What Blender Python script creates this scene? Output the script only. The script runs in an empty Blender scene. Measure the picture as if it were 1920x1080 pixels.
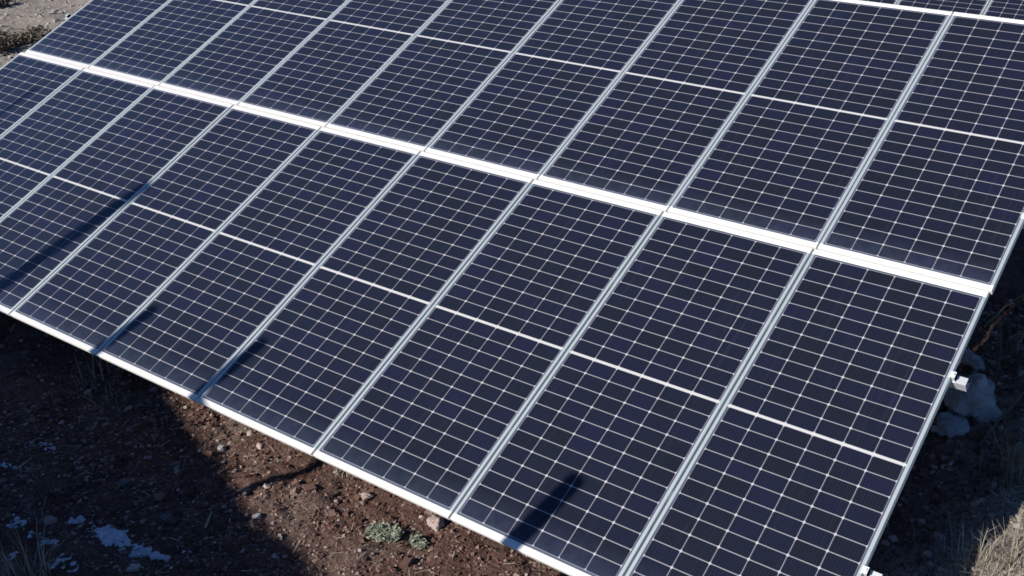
import bpy, math, random
from mathutils import Vector, Matrix, noise
random.seed(7)
R = math.radians
scene = bpy.context.scene
COL = scene.collection

# ------------------------------------------------------------------ helpers
def tag(o, label=None, cat=None, group=None, kind=None):
    if label: o['label'] = label
    if cat: o['category'] = cat
    if group: o['group'] = group
    if kind: o['kind'] = kind
    return o

def empty(name, mat=None):
    o = bpy.data.objects.new(name, None)
    o.empty_display_size = 0.2
    COL.objects.link(o)
    if mat is not None: o.matrix_world = mat
    return o

class MB:
    """collects faces (with an along/across UV) and links them as one mesh object"""
    def __init__(s): s.v=[]; s.f=[]; s.uv=[]
    def quad(s, pts, uvs=None):
        b=len(s.v); s.v += [tuple(p) for p in pts]; s.f.append(list(range(b,b+len(pts))))
        s.uv.append(uvs or [(p[0],p[1]) for p in pts])
    def box(s, x0,x1,y0,y1,z0,z1, along=0, ch=0.0):
        # box with a small chamfer round its top edges; UV u runs along the extrusion axis
        ring = lambda z,i: [(x0+i,y0+i,z),(x1-i,y0+i,z),(x1-i,y1-i,z),(x0+i,y1-i,z)]
        if ch: rings=[ring(z0,0),ring(z1-ch,0),ring(z1,ch)]
        else: rings=[ring(z0,0),ring(z1,0)]
        def uv(p,n):
            a=p[along]; o=[p[k] for k in range(3) if k!=along]
            return (a, o[0]+o[1])
        fs=[rings[0][::-1], rings[-1]]
        for a,b in zip(rings[:-1],rings[1:]):
            for k in range(4):
                j=(k+1)%4; fs.append([a[k],a[j],b[j],b[k]])
        for f in fs: s.quad(f,[uv(p,0) for p in f])
    def tube(s, pts, radii, n=8, cap=True):
        pts=[Vector(p) for p in pts]; rings=[]
        for i,p in enumerate(pts):
            d=(pts[min(i+1,len(pts)-1)]-pts[max(i-1,0)]).normalized()
            a=d.orthogonal().normalized(); b=d.cross(a)
            rings.append([p+radii[i]*(math.cos(t)*a+math.sin(t)*b) for t in [2*math.pi*k/n for k in range(n)]])
        for i in range(len(rings)-1):
            for k in range(n):
                j=(k+1)%n; s.quad([rings[i][k],rings[i][j],rings[i+1][j],rings[i+1][k]])
        if cap:
            s.quad(rings[0][::-1]); s.quad(rings[-1])
    def build(s, name, m, parent=None, smooth=False):
        me=bpy.data.meshes.new(name); me.from_pydata(s.v,[],s.f)
        uvl=me.uv_layers.new(name='UVMap'); i=0
        flat=[c for f in s.uv for p in f for c in p]
        uvl.data.foreach_set('uv', flat)
        if smooth: me.polygons.foreach_set('use_smooth',[True]*len(me.polygons))
        me.materials.append(m); me.update()
        o=bpy.data.objects.new(name, me); COL.objects.link(o)
        if parent: o.parent=parent
        return o

def dup(o, parent=None):
    c=o.copy(); COL.objects.link(c)
    if parent: c.parent=parent
    for ch in o.children: dup(ch,c)
    return c

# ------------------------------------------------------------------ materials
class NT:
    def __init__(s,name):
        s.m=bpy.data.materials.new(name); s.m.use_nodes=True
        s.t=s.m.node_tree; s.n=s.t.nodes; s.n.clear()
        s.out=s.n.new('ShaderNodeOutputMaterial'); s.b=s.n.new('ShaderNodeBsdfPrincipled')
        s.t.links.new(s.b.outputs[0],s.out.inputs[0])
    def put(s,sock,val):
        if hasattr(val,'is_output') or isinstance(val,bpy.types.NodeSocket): s.t.links.new(val,sock)
        elif val is not None: sock.default_value=val
    def math(s,op,a,b=None,c=None,clamp=False):
        n=s.n.new('ShaderNodeMath'); n.operation=op; n.use_clamp=clamp
        s.put(n.inputs[0],a)
        if b is not None: s.put(n.inputs[1],b)
        if c is not None: s.put(n.inputs[2],c)
        return n.outputs[0]
    def mix(s,f,a,b,typ='MIX'):
        n=s.n.new('ShaderNodeMix'); n.data_type='RGBA'; n.blend_type=typ
        s.put(n.inputs[0],f); s.put(n.inputs[6],a); s.put(n.inputs[7],b)
        return n.outputs[2]
    def noise(s,vec,scale,detail=4,rough=.55,dist=0):
        n=s.n.new('ShaderNodeTexNoise'); s.put(n.inputs['Vector'],vec)
        n.inputs['Scale'].default_value=scale; n.inputs['Detail'].default_value=detail
        n.inputs['Roughness'].default_value=rough; n.inputs['Distortion'].default_value=dist
        return n.outputs['Fac']
    def ramp(s,f,stops):
        n=s.n.new('ShaderNodeValToRGB'); s.put(n.inputs[0],f); e=n.color_ramp.elements
        while len(e)<len(stops): e.new(.5)
        for k,(p,c) in zip(e,stops):
            k.position=p; k.color=(c,c,c,1) if isinstance(c,(int,float)) else (*c,1)
        return n.outputs[0]
    def bump(s,h,strength,dist):
        n=s.n.new('ShaderNodeBump'); n.inputs['Strength'].default_value=strength
        n.inputs['Distance'].default_value=dist; s.put(n.inputs['Height'],h); return n.outputs[0]
    def obj(s):
        n=s.n.new('ShaderNodeTexCoord'); return n.outputs['Object']
    def uv(s):
        n=s.n.new('ShaderNodeTexCoord'); return n.outputs['UV']
    def pos(s):
        n=s.n.new('ShaderNodeNewGeometry'); return n.outputs['Position']
    def island(s):
        n=s.n.new('ShaderNodeNewGeometry'); return n.outputs['Random Per Island']
    def rnd(s):
        n=s.n.new('ShaderNodeObjectInfo'); return n.outputs['Random']
    def set(s,**k):
        for a,v in k.items(): s.put(s.b.inputs[a.replace('_',' ')],v)
        return s.m

def rgb(*c): return (*c,1)

# brushed anodised aluminium: the brushing runs along each extrusion (UV u)
def metal(name, col, rough=.42, aniso=.8, metallic=.75):
    t=NT(name)
    tg=t.n.new('ShaderNodeTangent'); tg.direction_type='UV_MAP'; tg.uv_map='UVMap'
    n1=t.noise(t.obj(),9,3)
    c=t.mix(n1,rgb(*[x*.93 for x in col]),rgb(*[min(1,x*1.05) for x in col]))
    t.put(t.b.inputs['Tangent'],tg.outputs[0])
    return t.set(Base_Color=c,Metallic=metallic,Roughness=rough,Anisotropic=aniso,Anisotropic_Rotation=.25)
M={}
M['frame']=metal('anodised_aluminium',(.64,.71,.72),rough=.55,aniso=.6,metallic=.40)
M['rail_glint']=metal('painted_glint_aluminium',(.85,.84,.81),rough=.62,aniso=.5,metallic=.30)  # end rails: sun glint put into a whiter base colour than the side rails
M['galv']=metal('galvanised_steel',(.72,.74,.76),rough=.5,aniso=.3,metallic=.5)

# --- panel sizes (m)
TILT=R(27.361); PW=1.139; PITCH=1.154; PL=2.346; PITCH1=1.150
SIDE=.021; END=.038; FH=.035
CW=(PW-2*SIDE-.020)/6; MB_=.0145; PADY=.012
CH=((PL-2*END-2*PADY-MB_)/2)/12

def laminate():
    t=NT('solar_laminate')
    sep=t.n.new('ShaderNodeSeparateXYZ'); t.put(sep.inputs[0],t.uv())
    x,y=sep.outputs[0],sep.outputs[1]
    cx=t.math('DIVIDE',t.math('SUBTRACT',x,SIDE+.010),CW)
    half=t.math('GREATER_THAN',y,PL/2)
    y0=t.math('ADD',END+PADY,t.math('MULTIPLY',half,12*CH+MB_))
    cy=t.math('DIVIDE',t.math('SUBTRACT',y,y0),CH)
    fx=t.math('FRACT',cx); fy=t.math('FRACT',cy)
    dx=t.math('MULTIPLY',t.math('MINIMUM',fx,t.math('SUBTRACT',1,fx)),CW)
    dy=t.math('MULTIPLY',t.math('MINIMUM',fy,t.math('SUBTRACT',1,fy)),CH)
    lx=t.math('LESS_THAN',dx,.0027); ly=t.math('LESS_THAN',dy,.0027)
    line=t.math('MAXIMUM',lx,ly)
    # cropped cell corners: a small white diamond where four cells meet
    dia=t.math('LESS_THAN',t.math('ADD',dx,dy),.0105)
    line=t.math('MAXIMUM',line,dia)
    # outside the cell field (edge margin and the band across the middle)
    inx=t.math('MULTIPLY',t.math('GREATER_THAN',cx,0),t.math('LESS_THAN',cx,6))
    iny=t.math('MULTIPLY',t.math('GREATER_THAN',cy,0),t.math('LESS_THAN',cy,12))
    inside=t.math('MULTIPLY',inx,iny)
    band=t.math('LESS_THAN',t.math('ABSOLUTE',t.math('SUBTRACT',y,PL/2)),MB_/2)
    margin=t.math('SUBTRACT',1,inside)
    # thin busbars
    fb=t.math('FRACT',t.math('MULTIPLY',cx,9)); bus=t.math('LESS_THAN',t.math('ABSOLUTE',t.math('SUBTRACT',fb,.5)),.018)
    # one random tone per cell
    comb=t.n.new('ShaderNodeCombineXYZ')
    t.put(comb.inputs[0],t.math('FLOOR',cx)); t.put(comb.inputs[1],t.math('ADD',t.math('FLOOR',cy),t.math('MULTIPLY',half,40)))
    t.put(comb.inputs[2],t.math('MULTIPLY',t.rnd(),97))
    wn=t.n.new('ShaderNodeTexWhiteNoise'); wn.noise_dimensions='3D'; t.put(wn.inputs['Vector'],comb.outputs[0])
    cell=t.ramp(wn.outputs[0],[(0,(.0105,.0122,.0190)),(.3,(.0105,.0122,.0225)),(.8,(.0108,.0122,.0270)),(1,(.0118,.0124,.0315))])
    cell=t.mix(t.math('MULTIPLY',bus,.35),cell,rgb(.10,.10,.12))
    c=t.mix(lx,cell,rgb(.26,.255,.275))
    c=t.mix(ly,c,rgb(.31,.305,.32))
    c=t.mix(dia,c,rgb(.52,.515,.535))
    c=t.mix(margin,c,rgb(.10,.11,.15))
    c=t.mix(band,c,rgb(.64,.63,.61))
    # dust washed down to the lower edge of the glass, and a faint film everywhere
    fall=t.ramp(t.math('DIVIDE',y,.22),[(0,1.0),(.35,.55),(1,0.0)])
    nz=t.noise(t.obj(),14,5,.6)
    dust=t.math('MULTIPLY',fall,t.math('MULTIPLY_ADD',nz,.30,-.02),clamp=True)
    film=t.math('MULTIPLY',t.noise(t.obj(),2.2,5,.6),.018)
    mp=t.n.new('ShaderNodeMapping'); mp.inputs['Scale'].default_value=(26,.9,1); t.put(mp.inputs['Vector'],t.obj())
    off=t.n.new('ShaderNodeVectorMath'); off.operation='ADD'; t.put(off.inputs[0],mp.outputs[0])
    cmb=t.n.new('ShaderNodeCombineXYZ'); t.put(cmb.inputs[0],t.math('MULTIPLY',t.rnd(),73)); t.put(off.inputs[1],cmb.outputs[0])
    drip=t.ramp(t.noise(off.outputs[0],1.0,4,.6),[(.58,0.0),(.80,.055)])
    d=t.math('ADD',t.math('ADD',dust,film),drip,clamp=True)
    c=t.mix(d,c,rgb(.20,.25,.36))
    return t.set(Base_Color=c,Roughness=t.math('MULTIPLY_ADD',nz,.12,.12),IOR=1.47,Sheen_Weight=.30,Sheen_Roughness=.42,Sheen_Tint=(.45,.62,1,1))
M['lam']=laminate()

def plain(name,col,rough=.8,spec=.3,var=.15,scale=6,bump=0,bs=30,bd=.01):
    t=NT(name); n=t.noise(t.obj(),scale,5)
    c=t.mix(n,rgb(*[x*(1-var*2) for x in col]),rgb(*[x*(1+var*2) for x in col]))
    if bump: t.put(t.b.inputs['Normal'],t.bump(t.noise(t.obj(),bs,8,.65),bump,bd))
    t.put(t.b.inputs['Specular IOR Level'],spec)
    return t.set(Base_Color=c,Roughness=rough)
M['lime']=plain('limestone',(.50,.51,.52),.9,.2,.32,7,1,22,.05)
M['drab']=plain('dull_stone',(.17,.16,.155),.95,.15,.3,12,.9,30,.02)
M['pink']=plain('pinkish_stone',(.48,.38,.335),.9,.2,.12,14,.6,50,.01)
M['wood']=plain('weathered_wood',(.16,.13,.10),.9,.2,.3,12,.4,20,.01)

def veg(name,a,b,tr=.0):
    t=NT(name); c=t.mix(t.island(),rgb(*a),rgb(*b))
    t.put(t.b.inputs['Specular IOR Level'],.2)
    return t.set(Base_Color=c,Roughness=.75)
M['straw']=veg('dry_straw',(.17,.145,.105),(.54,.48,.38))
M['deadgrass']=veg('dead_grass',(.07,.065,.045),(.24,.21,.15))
M['weed']=veg('grey_green_leaves',(.15,.175,.125),(.37,.40,.31))
M['scrub']=veg('dark_scrub',(.05,.042,.032),(.17,.145,.11))

def clods():
    t=NT('soil_clods')
    r=t.island()
    c=t.ramp(r,[(0,(.085,.048,.039)),(.4,(.17,.096,.076)),(.75,(.26,.168,.14)),(.92,(.37,.28,.245)),(1,(.52,.44,.39))])
    pos=t.n.new('ShaderNodeSeparateXYZ'); t.put(pos.inputs[0],t.pos())
    t.put(t.b.inputs['Normal'],t.bump(t.noise(t.pos(),90,5,.6),.5,.01))
    t.put(t.b.inputs['Specular IOR Level'],.15)
    return t.set(Base_Color=c,Roughness=.95)
M['clod']=clods()
M['gravel']=plain('pale_gravel',(.40,.37,.33),.95,.15,.2,20)

def soil():
    t=NT('tilled_soil'); P=t.pos()
    sep=t.n.new('ShaderNodeSeparateXYZ'); t.put(sep.inputs[0],P)
    n1=t.noise(P,1.3,6,.6); n2=t.noise(P,9,8,.7); n3=t.noise(P,55,6,.7); n4=t.noise(P,.22,3)
    brown=t.ramp(n2,[(.25,(.085,.045,.035)),(.5,(.18,.102,.080)),(.72,(.28,.178,.148)),(.9,(.38,.29,.25))])
    tan=t.ramp(n2,[(.25,(.22,.185,.15)),(.45,(.40,.35,.295)),(.7,(.57,.505,.435)),(.95,(.68,.62,.55))])
    # undisturbed pale stony ground beyond the tilled strip (far left, right, behind)
    far=t.math('SUBTRACT',-11.2,sep.outputs[0])
    rgt=t.math('SUBTRACT',sep.outputs[0],-.15)
    m=t.math('MAXIMUM',far,rgt)
    m=t.math('ADD',m,t.math('MULTIPLY_ADD',n1,1.6,-.8))
    m=t.math('MULTIPLY_ADD',m,1.4,.5,clamp=True)
    c=t.mix(m,brown,tan)
    patch=t.ramp(n1,[(.50,0.0),(.66,.7)])
    c=t.mix(t.math('MULTIPLY',patch,t.math('SUBTRACT',1,m)),c,t.mix(n3,rgb(.15,.115,.095),rgb(.30,.25,.21)))
    c=t.mix(t.ramp(n3,[(.35,.65),(.55,0.0)]),c,rgb(.03,.022,.018))
    h=t.math('ADD',n2,t.math('MULTIPLY',n3,.45))
    t.put(t.b.inputs['Normal'],t.bump(h,1.0,.045))
    t.put(t.b.inputs['Specular IOR Level'],.12)
    return t.set(Base_Color=c,Roughness=.97)
M['soil']=soil()

# ------------------------------------------------------------------ sun direction
SD=Vector((.265,.964,0)).normalized(); EL=R(33)
TRAVEL=Vector((SD.x*math.cos(EL),SD.y*math.cos(EL),-math.sin(EL)))

# ------------------------------------------------------------------ ground
G0=-.42
def gz_smooth(x,y):
    z=G0 - .035*max(0,-x-4) *(1 if x>-12 else 8/max(8,-x-4)) * (1/(1+max(0,y)*.25))
    if y>2.5: z+=.085*min(y-2.5,14)
    k=min(1,max(0,(x+.05)/.45)); z+=.20*k*k*(3-2*k)*max(0,1-abs(y-1.5)/2.2)      # low bank off the right end
    return z
def gz(x,y,fine=True):
    z=gz_smooth(x,y)
    z+=.07*noise.noise((x*.45,y*.45,1.7))
    z+=.035*noise.noise((x*1.5,y*1.5,4.1))
    if fine:
        tilled=1.0 if -11<x<.3 else .55
        # furrows running with the rows of the array, broken up
        f=math.sin((y*1.0+.35*x+.5*noise.noise((x*.8,y*.8,9)))*9.0)
        z+=.016*tilled*f*(.5+.5*noise.noise((x*.9,y*.9,2.2)))
        lump=max(0,noise.noise((x*1.9,y*1.9,7.7))+.25)
        z+=tilled*(.036*noise.noise((x*5,y*5,3.3))+(.022+.045*lump)*abs(noise.noise((x*9,y*9,5.1)))+(.010+.026*lump)*noise.noise((x*21,y*21,6.6)))
    return z
def axis(segs, lo, hi):
    a=[]
    for s0,s1,st in segs:
        n=max(1,round((s1-s0)/st)); a+=[s0+(s1-s0)*i/n for i in range(n)]
    a.append(segs[-1][1])
    st=.2; v=a[-1]
    while v<hi: st*=1.45; v+=st; a.append(v)
    st=.2; v=a[0]; b=[]
    while v>lo: st*=1.45; v-=st; b.append(v)
    return b[::-1]+a
xs=axis([(-27,-10,.09),(-10,-7.2,.04),(-7.2,1.6,.022)],-2500,2500)
ys=axis([(-1.9,4.2,.022),(4.2,12,.07)],-2500,2500)
nx,ny=len(xs),len(ys)
co=[]
for yy in ys:
    for xx in xs:
        co += (xx,yy,gz(xx,yy, -28<xx<4 and -3<yy<14))
me=bpy.data.meshes.new('ground')
me.vertices.add(nx*ny); me.vertices.foreach_set('co',co)
nf=(nx-1)*(ny-1); me.loops.add(nf*4); me.polygons.add(nf)
idx=[]
for j in range(ny-1):
    b=j*nx
    for i in range(nx-1):
        k=b+i; idx += (k,k+1,k+1+nx,k+nx)
me.loops.foreach_set('vertex_index',idx)
me.polygons.foreach_set('loop_start',range(0,nf*4,4)); me.polygons.foreach_set('loop_total',[4]*nf)
me.polygons.foreach_set('use_smooth',[True]*nf)
me.materials.append(M['soil']); me.update(calc_edges=True); me.validate()
g=bpy.data.objects.new('ground',me); COL.objects.link(g); tag(g,kind='structure')

# ------------------------------------------------------------------ solar panels
def make_panel():
    r=empty('solar_panel')
    b=MB(); z1=-.0035
    b.quad([(-PW/2+.004,.004,z1),(PW/2-.004,.004,z1),(PW/2-.004,PL-.004,z1),(-PW/2+.004,PL-.004,z1)],
           [(.004,.004),(PW-.004,.004),(PW-.004,PL-.004),(.004,PL-.004)])
    z2=-.008
    b.quad([(-PW/2+.004,PL-.004,z2),(PW/2-.004,PL-.004,z2),(PW/2-.004,.004,z2),(-PW/2+.004,.004,z2)],[(0,0)]*4)
    b.build('cell_sheet',M['lam'],r)
    for s in (-1,1):
        b=MB(); x0,x1=(-PW/2,-PW/2+SIDE) if s<0 else (PW/2-SIDE,PW/2)
        b.box(x0,x1,END+.0005,PL-END-.0005,-FH,0,1,.002); b.build('side_rail',M['frame'],r)
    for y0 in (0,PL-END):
        b=MB(); b.box(-PW/2,PW/2,y0,y0+END,-FH,0,0,.002); b.build('end_rail',M['rail_glint'],r)
    return r
PROTO=make_panel(); USED=[False]
def panel(T,xc,v0,label,group,dz=0):
    global PROTO
    if not USED[0]: o=PROTO; USED[0]=True
    else: o=dup(PROTO)
    jr=random.uniform(-.0016,.0016)
    o.matrix_world=T@Matrix.Rotation(TILT,4,'X')@Matrix.Translation((xc,v0,dz))@Matrix.Rotation(jr,4,'Y')@Matrix.Rotation(random.uniform(-.001,.001),4,'X')
    tag(o,label,'solar panel',group)
    return o
ROW1=PL+.010
ORD=['end','second','third','fourth','fifth','sixth','seventh','eighth','ninth']
low=['lower row panel at the right end, above the pale boulder and beside bare ground',
 'lower row panel, second from the right end, with a black shadow streak mid bottom edge',
 'lower row panel, third from the right end, green weeds on soil before it',
 'lower row panel, fourth from right, short shadow streak rising from its bottom left corner',
 'lower row panel, fifth from right, short shadow streak by its lower left seam',
 'lower row panel, sixth from the right, left bottom corner just inside the frame',
 'lower row panel, seventh from right, crossed by the longest dark shadow streak',
 'lower row panel, eighth from the right, unshaded upper half in view at left margin',
 'lower row panel at the far left end, faint shadow streak near its top']
upp=['upper row panel at the right end of the near array, cut by the photo edge',
 'upper row panel, second from the right end of the near array',
 'upper row panel, third from the right end of the near array',
 'upper row panel, fourth from the right end of the near array',
 'upper row panel, fifth from the right, above the middle of the white bar',
 'upper row panel, sixth from right, third from the left end visible line of seams',
 'upper row panel, third from the far left end, bluish with sky',
 'upper row panel, second from the far left end, bluish with sky',
 'upper row panel at the far left end beside the pale stony ground']
upp[5]='upper row panel, fourth from the far left end of the near array'
def rack(T, n, label, x_over=.085, rows=2):
    """purlins, rafters, posts and end clamps under one table"""
    r=empty('mounting_rack',T); tag(r,label,'solar rack')
    Rt=Matrix.Rotation(TILT,4,'X')
    L=n*PITCH
    vs=[PL*.25,PL*.75]+([ROW1+PL*.25,ROW1+PL*.75] if rows==2 else [])
    for v in vs:
        b=MB(); zt=-FH-.001
        b.box(-L-.08,x_over,v-.024,v+.024,zt-.003,zt,0)          # C profile: top flange
        b.box(-L-.08,x_over,v-.024,v-.021,zt-.060,zt-.0032,0)    # web
        b.box(-L-.08,x_over,v-.0208,v+.024,zt-.060,zt-.057,0)
        b.box(-L-.08,x_over,v+.021,v+.024,zt-.056,zt-.046,0)    # bottom flange
        o=b.build('purlin',M['galv'],r); o.matrix_local=Rt
        for x0 in (0.002,-L-.034+.015):
            b=MB()
            b.box(x0-.012 if x0>0 else x0,x0+.024 if x0>0 else x0+.036,v-.019,v+.019,.0005,.006,0,.001)
            xa=x0+.002 if x0>0 else x0+.004
            b.box(xa,xa+.019,v-.019,v+.019,zt+.001,.0003,0)
            b.tube([(xa+.010,v,.006),(xa+.010,v,.013)],[.0065,.0065],6)
            o=b.build('end_clamp',M['frame'],r); o.matrix_local=Rt
    k=0
    for i in range(0,n,2):
        xx=-PITCH*(i+1.2)
        if xx<-L: break
        b=MB(); zt=-FH-.001-.061
        b.box(xx-.03,xx+.03,.25,(ROW1+PL-.25) if rows==2 else PL-.25,zt-.09,zt,1)
        o=b.build('rafter',M['galv'],r); o.matrix_local=Rt
        for v in ((.9,3.7) if rows==2 else (.5,1.8)):
            top=Rt@Vector((xx,v,zt-.09)); w=T@top
            zb=gz_smooth(w.x,w.y)-.3-T.translation.z
            b=MB(); b.box(xx-.04,xx+.04,top.y-.05,top.y+.05,zb,top.z+.0,2); b.build('post',M['galv'],r)
    return r
T1=Matrix.Identity(4)
for i in range(9):
    panel(T1,-PITCH*i-PITCH/2+.0075,0,low[i],'panels of the near solar array')
for i in range(9):
    panel(T1,-PITCH1*i-PITCH1/2+.0075+.012,ROW1,upp[i],'panels of the near solar array')
rack(T1,9,'galvanised rack under the near solar array, purlin ends showing past its right edge')

# the next array, behind
T2=Matrix.Translation((-2.74+.012+2*PITCH,8.6,.60))
far=['panel of the array behind, right of its visible seam, at the top right corner',
     'panel of the array behind, left of its visible seam, above the thin white edge']
for i in range(5):
    lb=far[i-1] if i in (1,2) else 'panel of the array behind, cut off by the top of the photo'
    panel(T2,-PITCH*i-PITCH/2,0,lb,'panels of the array behind')
    panel(T2,-PITCH*i-PITCH/2,ROW1,'panel of the array behind, cut off by the top of the photo','panels of the array behind')
rack(T2,5,'rack under the solar array behind, hidden by its panels')

# the array in front of the camera position, out of frame; it shades the soil at lower left
def shade_from(P,yt):
    t=(P.y-yt)/TRAVEL.y; return P-TRAVEL*t
Qa=shade_from(Vector((-3.07,-.38,G0)),-4.4); Qb=shade_from(Vector((-6.9,.60,G0)),-4.7)
dirx=(Qa-Qb).normalized()
topv=Vector((0,math.cos(TILT),math.sin(TILT)))*(ROW1+PL)
zrot=math.atan2(dirx.y,dirx.x)
Rz=Matrix.Rotation(zrot,4,'Z')@Matrix.Rotation(-math.asin(dirx.z),4,'Y')
org=Qa-(Rz@topv)+dirx*2.6
T0=Matrix.Translation(org)@Rz
for i in range(9):
    for v in (0,ROW1):
        panel(T0,-PITCH*i-PITCH/2,v,'panel of the array in front, out of the photo','panels of the array in front')

# ------------------------------------------------------------------ unseen poles added in front to streak the panels with shadow
nrm=Vector((0,-math.sin(TILT),math.cos(TILT))); vd=Vector((0,math.cos(TILT),math.sin(TILT)))
def caster(u0,v0,u1,v1,w,yt,label):
    caster3(Vector((-u0*PITCH,0,0))+vd*v0,Vector((-u1*PITCH,0,0))+vd*v1,w,yt,label)
def caster3(P0,P1,w,yt,label):
    A=shade_from(P0,yt); B=shade_from(P1,yt)
    d=(B-A).normalized()
    base=A-d*((A.z-(gz_smooth(A.x,A.y)-.3))/d.z)
    pts=[base.lerp(B,k/6) for k in range(7)]
    for k in range(1,6): pts[k]+=Vector((random.uniform(-.01,.01),0,0))
    b=MB(); b.tube(pts,[w*(1.15-.2*k/6) for k in range(7)],10)
    o=b.build('shadow_caster',M['wood'],None,True)
    tag(o,label,'caster','added shadow casters in front of the array')
sl='added unseen stake in front of the array, out of the photo'
caster(1.60,.0,1.49,.46,.066,-2.3,sl)
caster(5.02,-.02,4.90,.44,.056,-2.8,sl)
caster(6.36,.0,6.00,1.36,.078,-3.2,sl)
caster(8.62,.0,8.26,1.98,.032,-3.6,sl)
yt=-2.7  # crooked limb added out of view, jogged to shade both panel and soil
A=shade_from(Vector((-4.03*PITCH,0,0)),yt); B_=shade_from(Vector((-3.90*PITCH,0,0))+vd*.52,yt)
J=shade_from(Vector((-3.80,.42,G0)),yt)
b=MB(); b.tube([(J.x-.12,yt,gz_smooth(J.x,yt)-.3),J-Vector((.10,0,.55)),J-Vector((.02,0,.08)),J.lerp(A,.5)+Vector((0,0,-.01)),A+Vector((0,0,.02)),A.lerp(B_,.55),B_],[.055,.050,.050,.048,.058,.062,.05],10)
o=b.build('shadow_caster',M['wood'],None,True); tag(o,sl,'caster','added shadow casters in front of the array')

# ------------------------------------------------------------------ stones
def stone_mesh(name,m,sx,sy,sz,seed,sub=4,rough=.55,clamp=.95):
    import bmesh
    bm=bmesh.new(); bmesh.ops.create_icosphere(bm,subdivisions=sub,radius=1)
    off=Vector((seed*3.1,seed*1.7,seed*.9))
    for v in bm.verts:
        p=v.co.copy()
        d=1+rough*noise.noise(p*1.3+off)+.30*abs(noise.noise(p*2.6+off))+.22*noise.noise(p*5+off)+.12*noise.noise(p*11+off)
        q=p*d
        # flattened facets
        for ax in range(3):
            q[ax]=math.copysign(min(abs(q[ax]),clamp+.1*noise.noise(off+Vector((ax,0,0)))),q[ax])
        v.co=Vector((q.x*sx,q.y*sy,q.z*sz))
    me=bpy.data.meshes.new(name); bm.to_mesh(me); bm.free()
    me.polygons.foreach_set('use_smooth',[sub>2]*len(me.polygons))
    me.materials.append(m)
    o=bpy.data.objects.new(name,me); COL.objects.link(o); return o
def stone(x,y,size,m,label,seed,name='stone',sink=.35,rz=0,cat='stone',group=None):
    o=stone_mesh(name,m,*size,seed,clamp=1.6 if name=='boulder' else .95)
    o.location=(x,y,gz(x,y)+size[2]*(.78-2*sink*.78)); o.rotation_euler=(0,0,rz)
    tag(o,label,cat,group); return o

# ------------------------------------------------------------------ camera
CAM=Vector((1.8024,-3.3366,4.0033))
rx=Vector((.86292478,.50533238,0)); dn=Vector((.18410195,-.31437949,-.9312744)); fw=Vector((-.47060311,.80361976,-.36431853))
cd=bpy.data.cameras.new('camera'); cam=bpy.data.objects.new('camera',cd); COL.objects.link(cam)
m3=Matrix((rx,-dn,-fw)).transposed(); cam.matrix_world=Matrix.Translation(CAM)@m3.to_4x4()
cd.sensor_width=36; cd.lens=2048.78/1920*36; cd.shift_x=(960-1467.13)/1920; cd.shift_y=(321.97-540)/1920
cd.clip_start=.05; cd.clip_end=6000
scene.camera=cam
def ground_at(px,py):
    """where a sight line of the survey photo meets the soil (used once, to survey the stones' places)"""
    d=rx*((px-1467.13)/2048.78)+dn*((py-321.97)/2048.78)+fw
    z=G0
    for _ in range(6):
        t=(z-CAM.z)/d.z; P=CAM+d*t; z=gz_smooth(P.x,P.y)
    return P.x,P.y

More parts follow.
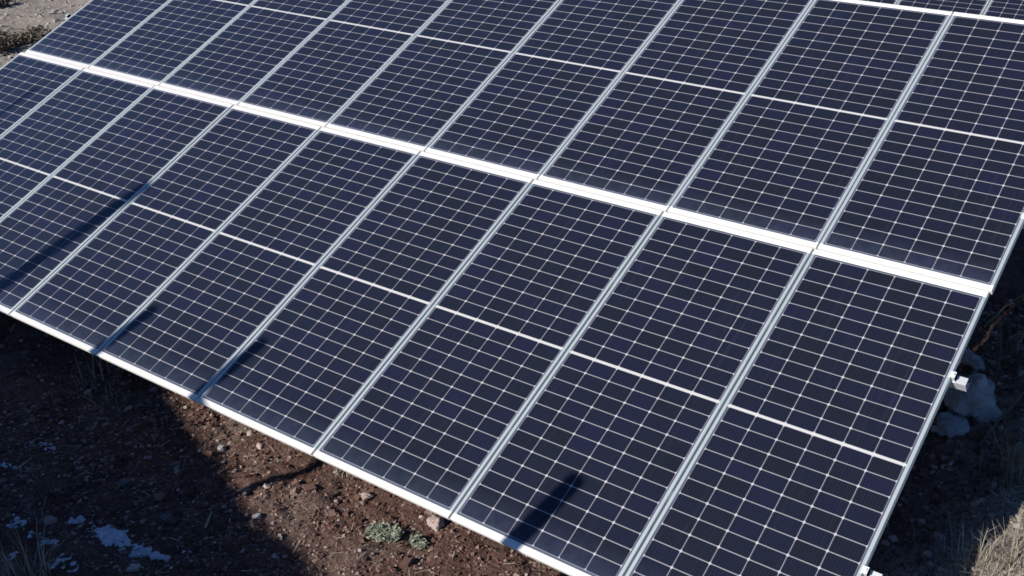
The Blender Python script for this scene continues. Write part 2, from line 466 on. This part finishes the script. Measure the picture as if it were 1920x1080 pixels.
x,y=ground_at(1822,768)
stone(x,y,(.165,.15,.14),M['lime'],'large pale boulder in shade beside the right edge of the near array',4.4,'boulder',.12,.5,'boulder')
x,y=ground_at(1783,806)
stone(x,y,(.11,.10,.07),M['lime'],'pale rock lying against the large boulder, nearest the panel edge',6.6,'rock',.3,.9,'rock')
x,y=ground_at(1822,684)
stone(x,y,(.13,.055,.05),M['lime'],'narrow pale rock lying just behind the large boulder',7.9,'rock',.15,-.5,'rock')
x,y=ground_at(1808,903)
stone(x,y,(.04,.035,.03),M['drab'],'small round grey stone alone in the shade right of the near array',2.2)
t=NT('old_snow'); n_=t.noise(t.pos(),40,6,.65)
t.put(t.b.inputs['Normal'],t.bump(n_,.6,.012))
M['snow']=t.set(Base_Color=t.mix(n_,rgb(.42,.46,.52),rgb(.80,.83,.88)),Roughness=.7)
def snow(pa,pb,ry_,dens,label,seed):
    """thin lumpy remnant of snow lying on the soil, frayed at its rim"""
    A=ground_at(*pa); B=ground_at(*pb); x0,y0=(A[0]+B[0])/2,(A[1]+B[1])/2
    rx_=math.hypot(B[0]-A[0],B[1]-A[1])/2; rot=math.atan2(B[1]-A[1],B[0]-A[0])
    st=.007; n=int(max(rx_,ry_)*1.6/st); H={}
    ca,sa=math.cos(rot),math.sin(rot)
    for i in range(-n,n+1):
        for j in range(-n,n+1):
            X,Y=i*st,j*st; a=(X*ca+Y*sa)/rx_; b_=(-X*sa+Y*ca)/ry_
            h=dens-(a*a+b_*b_)+1.0*noise.noise((X*9+seed,Y*9,seed))+1.0*noise.noise((X*26+seed,Y*26,3))+.9*noise.noise((X*58,Y*58,seed))
            H[i,j]=h
    cells={(i,j) for i in range(-n,n) for j in range(-n,n) if max(H[i,j],H[i+1,j],H[i,j+1],H[i+1,j+1])>0}
    comps=[]
    while cells:
        st_=[cells.pop()]; c=[]
        while st_:
            q=st_.pop(); c.append(q)
            for dx_ in (-1,0,1):
                for dy_ in (-1,0,1):
                    r=(q[0]+dx_,q[1]+dy_)
                    if r in cells: cells.remove(r); st_.append(r)
        if len(c)>=6: comps.append(c)
    comps.sort(key=len,reverse=True)
    for k,c in enumerate(comps[:7]):
        b=MB(); V={}
        def vt(i,j):
            if (i,j) not in V:
                x=x0+i*st; y=y0+j*st; V[i,j]=len(b.v)
                b.v.append((x,y,gz(x,y)-.006+.022*min(1.6,max(-.2,H[i,j]))))
            return V[i,j]
        for i,j in c:
            b.f.append([vt(i,j),vt(i+1,j),vt(i+1,j+1),vt(i,j+1)]); b.uv.append([(0,0)]*4)
        o=b.build('snow_patch',M['snow'],None,True)
        tag(o,label if k==0 else 'tiny fleck of snow beside a larger patch in the shaded soil','snow patch','snow patches in the shaded soil' if k==0 else 'tiny snow flecks in the shaded soil')
snow((172,978),(272,1034),.075,.95,'largest bluish white snow patch in the shaded soil at lower left',1.3)
snow((262,1022),(325,1046),.035,.70,'narrow snow streak trailing off the largest patch to the right',2.9)
snow((335,1030),(357,1036),.028,.75,'tiny bright snow patch at the right end of the line',5.7)
snow((105,962),(165,970),.035,.45,'thin snow streak above and left of the largest patch',6.2)
snow((0,962),(62,996),.09,.28,'broken blue snow flecks near the left photo edge',7.8)
snow((50,990),(110,1022),.06,.28,'broken blue snow flecks just above the lower left grass clump',9.1)
snow((0,878),(42,872),.045,.45,'blue snow streak at the left edge beside a short pale twig',10.4)
snow((0,1030),(30,1040),.06,.1,'sparse snow flecks by the lower left corner',11.4)
snow((50,822),(120,850),.06,-.1,'very faint snow flecks high in the shaded soil at left',12.9)
snow((90,1035),(160,1075),.08,-.1,'faint scattered snow flecks right of the lower left grass clump',14.2)
for k,(px,py,s_,lb) in enumerate([
  (312,968,(.05,.03,.025),'dull stone in shade right of the largest snow patch'),
  (330,866,(.04,.03,.025),'small stone near the edge of the sunlit soil'),
  (232,900,(.05,.04,.025),'dull stone amid the shaded soil above the snow'),
  (142,832,(.04,.025,.02),'small grey stone high in the shaded soil at left')]):
    x,y=ground_at(px,py); stone(x,y,s_,M['drab'],lb,11.3+k*1.7,'stone',.3,k*.7)
x,y=ground_at(819,986); stone(x,y,(.045,.04,.04),M['pink'],'pale pink stone under the bottom rail near a seam',31.,'stone',.15)
x,y=ground_at(685,932); stone(x,y,(.045,.022,.022),M['pink'],'elongated pinkish stone lying by the bottom rail in sunlight',33.,'stone',.2,.6)
for k,(px,py,lb) in enumerate([(415,838,'pale stone in sun at the left tip of the lit soil'),(488,836,'bright stone close below the bottom rail in lit soil'),(484,976,'pale pebble at the shadow edge in lit soil'),(470,814,'grey stone against the rail at the left of the lit soil')]):
    x,y=ground_at(px,py); stone(x,y,(.028,.02,.02),M['pink'] if k%2 else M['lime'],lb,41.+k,'stone',.2)

# thousands of clods and pebbles: nobody could count them
def scatter(name,label,cat,m,areas,seed):
    rnd=random.Random(seed); b=MB()
    base=[(-1,0,0),(1,0,0),(0,-1,0),(0,1,0),(0,0,1),(0,0,-1)]
    import itertools
    base=[Vector((i,j,k)).normalized() for i in(-1,1) for j in(-1,1) for k in(-1,1)]
    faces=[(0,1,3,2),(4,6,7,5),(0,4,5,1),(2,3,7,6),(0,2,6,4),(1,5,7,3)]
    V=[];F=[]
    for (x0,x1,y0,y1,n,s0,s1) in areas:
        for _ in range(n):
            x=rnd.uniform(x0,x1); y=rnd.uniform(y0,y1)
            s=s0*(s1/s0)**(rnd.random()**2.2)
            rot=Matrix.Rotation(rnd.uniform(0,6.3),3,'Z')@Matrix.Rotation(rnd.uniform(0,6.3),3,'X')
            sc=Vector((rnd.uniform(.7,1.4),rnd.uniform(.7,1.2),rnd.uniform(.5,.95)))
            o=Vector((x,y,gz(x,y)+s*.15)); k=len(V)
            for p in base:
                q=rot@(p*rnd.uniform(.75,1.2)); V.append((o.x+q.x*s*sc.x,o.y+q.y*s*sc.y,o.z+q.z*s*sc.z))
            F += [tuple(k+i for i in f) for f in faces]
    me=bpy.data.meshes.new(name); me.from_pydata(V,[],F); me.materials.append(m); me.update()
    o=bpy.data.objects.new(name,me); COL.objects.link(o); tag(o,label,cat,kind='stuff')
scatter('soil_clods','loose brown clods and pebbles on the tilled soil','soil clods',M['clod'],
  [(-6.5,-1.0,-1.0,1.1,28000,.004,.017),(-6.5,-1.0,-1.0,1.1,420,.018,.05),(-9,-5,-1.2,1.0,5000,.006,.022),(-1.2,.05,.9,4.5,3500,.007,.040)],5)
scatter('pale_gravel','pale gravel on the bare ground beyond the far left end','gravel',M['gravel'],[(-26,-11,3,10,5000,.012,.06),(.0,1.1,.9,4.5,2500,.005,.03)],6)

# ------------------------------------------------------------------ dry grass, twigs, weeds
def blades(b,x,y,n,h0,h1,spread,lean,w,rnd,fine=True):
    for _ in range(n):
        a=rnd.uniform(0,6.283); rr=spread*math.sqrt(rnd.random())
        px,py=x+rr*math.cos(a),y+rr*math.sin(a)
        h=rnd.uniform(h0,h1); l=rnd.uniform(.1,1)*lean; a2=a+rnd.uniform(-.9,.9)
        z=gz(px,py)-.01; side=Vector((-math.sin(a2+rnd.uniform(-1,1)),math.cos(a2),0))*w*rnd.uniform(.6,1.3)
        prev=None; k0=len(b.v); pts=[]
        for k in range(4):
            t=k/3
            c=Vector((px+math.cos(a2)*l*h*t*t,py+math.sin(a2)*l*h*t*t,z+h*(t-.35*l*t*t)))
            s=side*(1-t*.85); pts += [c-s,c+s]
        b.v += [tuple(p) for p in pts]
        for k in range(3):
            q=[k0+2*k,k0+2*k+1,k0+2*k+3,k0+2*k+2]; b.f.append(q); b.uv.append([(0,0)]*4)
def tuft_at(x,y,n,h0,h1,spread,lean,w,m,label,cat,name,seed):
    b=MB(); blades(b,x,y,n,h0,h1,spread,lean,w,random.Random(seed)); o=b.build(name,m); tag(o,label,cat); return o
def tuft(px,py,n,h0,h1,spread,lean,w,m,label,cat,name,seed,group=None):
    x,y=ground_at(px,py); rnd=random.Random(seed); b=MB()
    blades(b,0+x,0+y,n,h0,h1,spread,lean,w,rnd)
    o=b.build(name,m); tag(o,label,cat,group); return o
tuft(45,1085,130,.10,.34,.14,.8,.0035,M['straw'],'dry grass clump at the bottom left corner','grass clump','grass_clump',1)
tuft(1800,1052,70,.07,.26,.16,.9,.003,M['straw'],'sparse dry grass clump catching sun at the shade edge, lower right','grass clump','grass_clump',2)
tuft(1835,1035,40,.08,.25,.06,.8,.003,M['straw'],'dry grass clump just right of another at the shade edge','grass clump','grass_clump',3)
tuft(1890,1035,70,.08,.22,.10,.9,.003,M['straw'],'dry grass clump on the sunlit bank at the right photo edge','grass clump','grass_clump',4)
tuft(1850,1085,110,.05,.18,.22,1,.003,M['straw'],'flattened dry grass on the sunlit bank in the lower right corner','grass clump','grass_clump',5)
tuft(1915,1070,110,.05,.2,.2,1,.003,M['straw'],'thick dry grass in the very corner at lower right','grass clump','grass_clump',6)
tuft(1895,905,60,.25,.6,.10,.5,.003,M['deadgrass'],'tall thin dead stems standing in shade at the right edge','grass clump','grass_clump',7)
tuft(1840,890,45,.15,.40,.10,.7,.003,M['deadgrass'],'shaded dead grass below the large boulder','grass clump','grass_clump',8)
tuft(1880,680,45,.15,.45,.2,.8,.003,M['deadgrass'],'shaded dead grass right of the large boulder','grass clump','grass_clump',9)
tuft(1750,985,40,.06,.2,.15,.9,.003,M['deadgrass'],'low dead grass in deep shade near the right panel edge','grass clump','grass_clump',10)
tuft_at(-6.25,.17,45,.08,.30,.22,.8,.003,M['straw'],'dry grass tips catching sun under the bottom rail at left','grass clump','grass_clump',11)
tuft_at(-5.85,.06,22,.08,.22,.10,.9,.003,M['straw'],'small dry grass clump in shade below the sunlit tips','grass clump','grass_clump',12)
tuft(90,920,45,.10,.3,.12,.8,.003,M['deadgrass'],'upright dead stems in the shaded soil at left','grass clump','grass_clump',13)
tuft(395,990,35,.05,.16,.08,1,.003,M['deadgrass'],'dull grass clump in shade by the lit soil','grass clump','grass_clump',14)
tuft(640,905,40,.03,.10,.10,1,.002,M['straw'],'sprinkle of straw on the sunlit soil below a seam','grass clump','grass_clump',15)

def weed(px,py,r,n,label,seed):
    x,y=ground_at(px,py); rnd=random.Random(seed); b=MB()
    for _ in range(n):
        a=rnd.uniform(0,6.283); rr=r*math.sqrt(rnd.random()); cx,cy=x+rr*math.cos(a)*1.5,y+rr*math.sin(a)*.8
        z=gz(cx,cy)+rnd.uniform(.01,.055); a2=rnd.uniform(0,6.283); l=rnd.uniform(.012,.03); w=l*.4
        d=Vector((math.cos(a2),math.sin(a2),rnd.uniform(-.3,.6))).normalized(); s=d.cross(Vector((0,0,1))).normalized()
        c=Vector((cx,cy,z)); up=Vector((0,0,.004))
        b.quad([c-d*l,c-s*w+up,c+d*l,c+s*w+up])
    o=b.build('weed',M['weed']); tag(o,label,'weed','green weeds on the tilled soil')
weed(722,1000,.085,260,'larger patch of grey green weeds in sunlit soil',21)
weed(785,1019,.04,90,'smaller patch of grey green weeds, right of the larger one',22)

def twig(pts,r,label,m='deadgrass'):
    P=[]
    for (px,py,dz) in pts:
        x,y=ground_at(px,py); P.append(Vector((x,y,gz(x,y)+dz)))
    b=MB(); b.tube(P,[r*(1-.5*k/(len(P)-1)) for k in range(len(P))],6); o=b.build('dry_twig',M[m],None,True); tag(o,label,'twig','dry twigs')
twig([(1835,835,.02),(1872,800,.06),(1925,755,.12)],.010,'long dry twig lying below the large boulder at the right edge')
twig([(1845,615,.02),(1885,590,.06),(1925,570,.10)],.010,'thin dry twig in shade right of the white bar end')
twig([(35,880,.02),(62,866,.06)],.007,'short pale twig at the left edge of the shaded soil','straw')
twig([(385,992,.02),(400,972,.05)],.008,'short pale twig standing near the shadow edge','straw')

# scattered straw as litter
def litter():
    rnd=random.Random(77); b=MB()
    for (x0,x1,y0,y1,n) in [(-6.2,-1,-1,1,600),(-9,-5,-1.2,.9,200),(-.9,.9,1.0,4.5,500),(.0,.9,1.2,2.6,900)]:
        for _ in range(n):
            x=rnd.uniform(x0,x1); y=rnd.uniform(y0,y1); a=rnd.uniform(0,6.283); l=rnd.uniform(.02,.09); w=rnd.uniform(.0012,.003)
            d=Vector((math.cos(a),math.sin(a),rnd.uniform(-.2,.35))); s=Vector((-math.sin(a),math.cos(a),0))*w
            c=Vector((x,y,gz(x,y)+.012)); b.quad([c-d*l*.5-s,c-d*l*.5+s,c+d*l*.5+s,c+d*l*.5-s])
    o=b.build('straw_litter',M['straw']); tag(o,'bits of dry straw strewn over the soil','straw litter',kind='stuff')
litter()

# dark low bushes beside the far left end of the array
def bush(px,py,r,h,n,label,seed):
    x,y=ground_at(px,py); rnd=random.Random(seed); root=empty('low_bush',Matrix.Translation((x,y,gz(x,y))))
    tag(root,label,'bush','low bushes beyond the array')
    b=MB(); br=MB()
    for k in range(9):
        a=rnd.uniform(0,6.283); e=Vector((math.cos(a)*r*rnd.uniform(.3,.9),math.sin(a)*r*rnd.uniform(.3,.9),h*rnd.uniform(.5,1)))
        br.tube([(0,0,-.03),e*.5+Vector((0,0,.05)),e],[.012,.008,.004],5)
        for _ in range(n//9):
            c=e*rnd.uniform(.35,1.05)+Vector((rnd.gauss(0,r*.22),rnd.gauss(0,r*.22),rnd.gauss(0,h*.16)))
            c.z=max(c.z,.01)
            d=Vector((rnd.gauss(0,1),rnd.gauss(0,1),rnd.gauss(0,.7))).normalized(); s=d.orthogonal().normalized(); l=rnd.uniform(.02,.06)
            b.quad([c-d*l,c+s*l*.35,c+d*l,c-s*l*.35])
    b.build('foliage',M['scrub'],root); br.build('branch',M['wood'],root)
bush(10,98,.40,.28,420,'dark bush at the left photo edge, nearest the array corner',31)
bush(52,80,.45,.18,450,'low dark bush between the photo edge bush and the array',32)
bush(4,20,.22,.22,250,'small dark bush at the top left corner on pale ground',33)

# ------------------------------------------------------------------ light
w=bpy.data.worlds.new('World'); scene.world=w; w.use_nodes=True
nt=w.node_tree; bg=nt.nodes['Background']
sky=nt.nodes.new('ShaderNodeTexSky'); sky.sky_type='NISHITA'; sky.sun_disc=False
sky.sun_elevation=EL; sky.sun_rotation=math.atan2(-SD.x,-SD.y); sky.altitude=2500; sky.air_density=.9; sky.dust_density=.3; sky.ozone_density=4.0
wb=nt.nodes.new('ShaderNodeMix'); wb.data_type='RGBA'; wb.blend_type='MULTIPLY'; wb.inputs[0].default_value=1
wb.inputs[7].default_value=(.74,.95,1.22,1)                      # camera white balance set for the warm sun
nt.links.new(sky.outputs[0],wb.inputs[6]); nt.links.new(wb.outputs[2],bg.inputs[0]); bg.inputs[1].default_value=.075
sd=bpy.data.lights.new('sun','SUN'); sd.energy=5.0; sd.angle=R(.75); sd.color=(1,.95,.88)
so=bpy.data.objects.new('sun',sd); COL.objects.link(so); so.rotation_euler=TRAVEL.to_track_quat('-Z','Y').to_euler(); so.location=(-6,-20,20)
vs=scene.view_settings; vs.view_transform='Standard'; vs.look='None'; vs.exposure=0; vs.gamma=1; vs.use_curve_mapping=False
scene.cycles.max_bounces=6
scene.cycles.filter_width=1.6
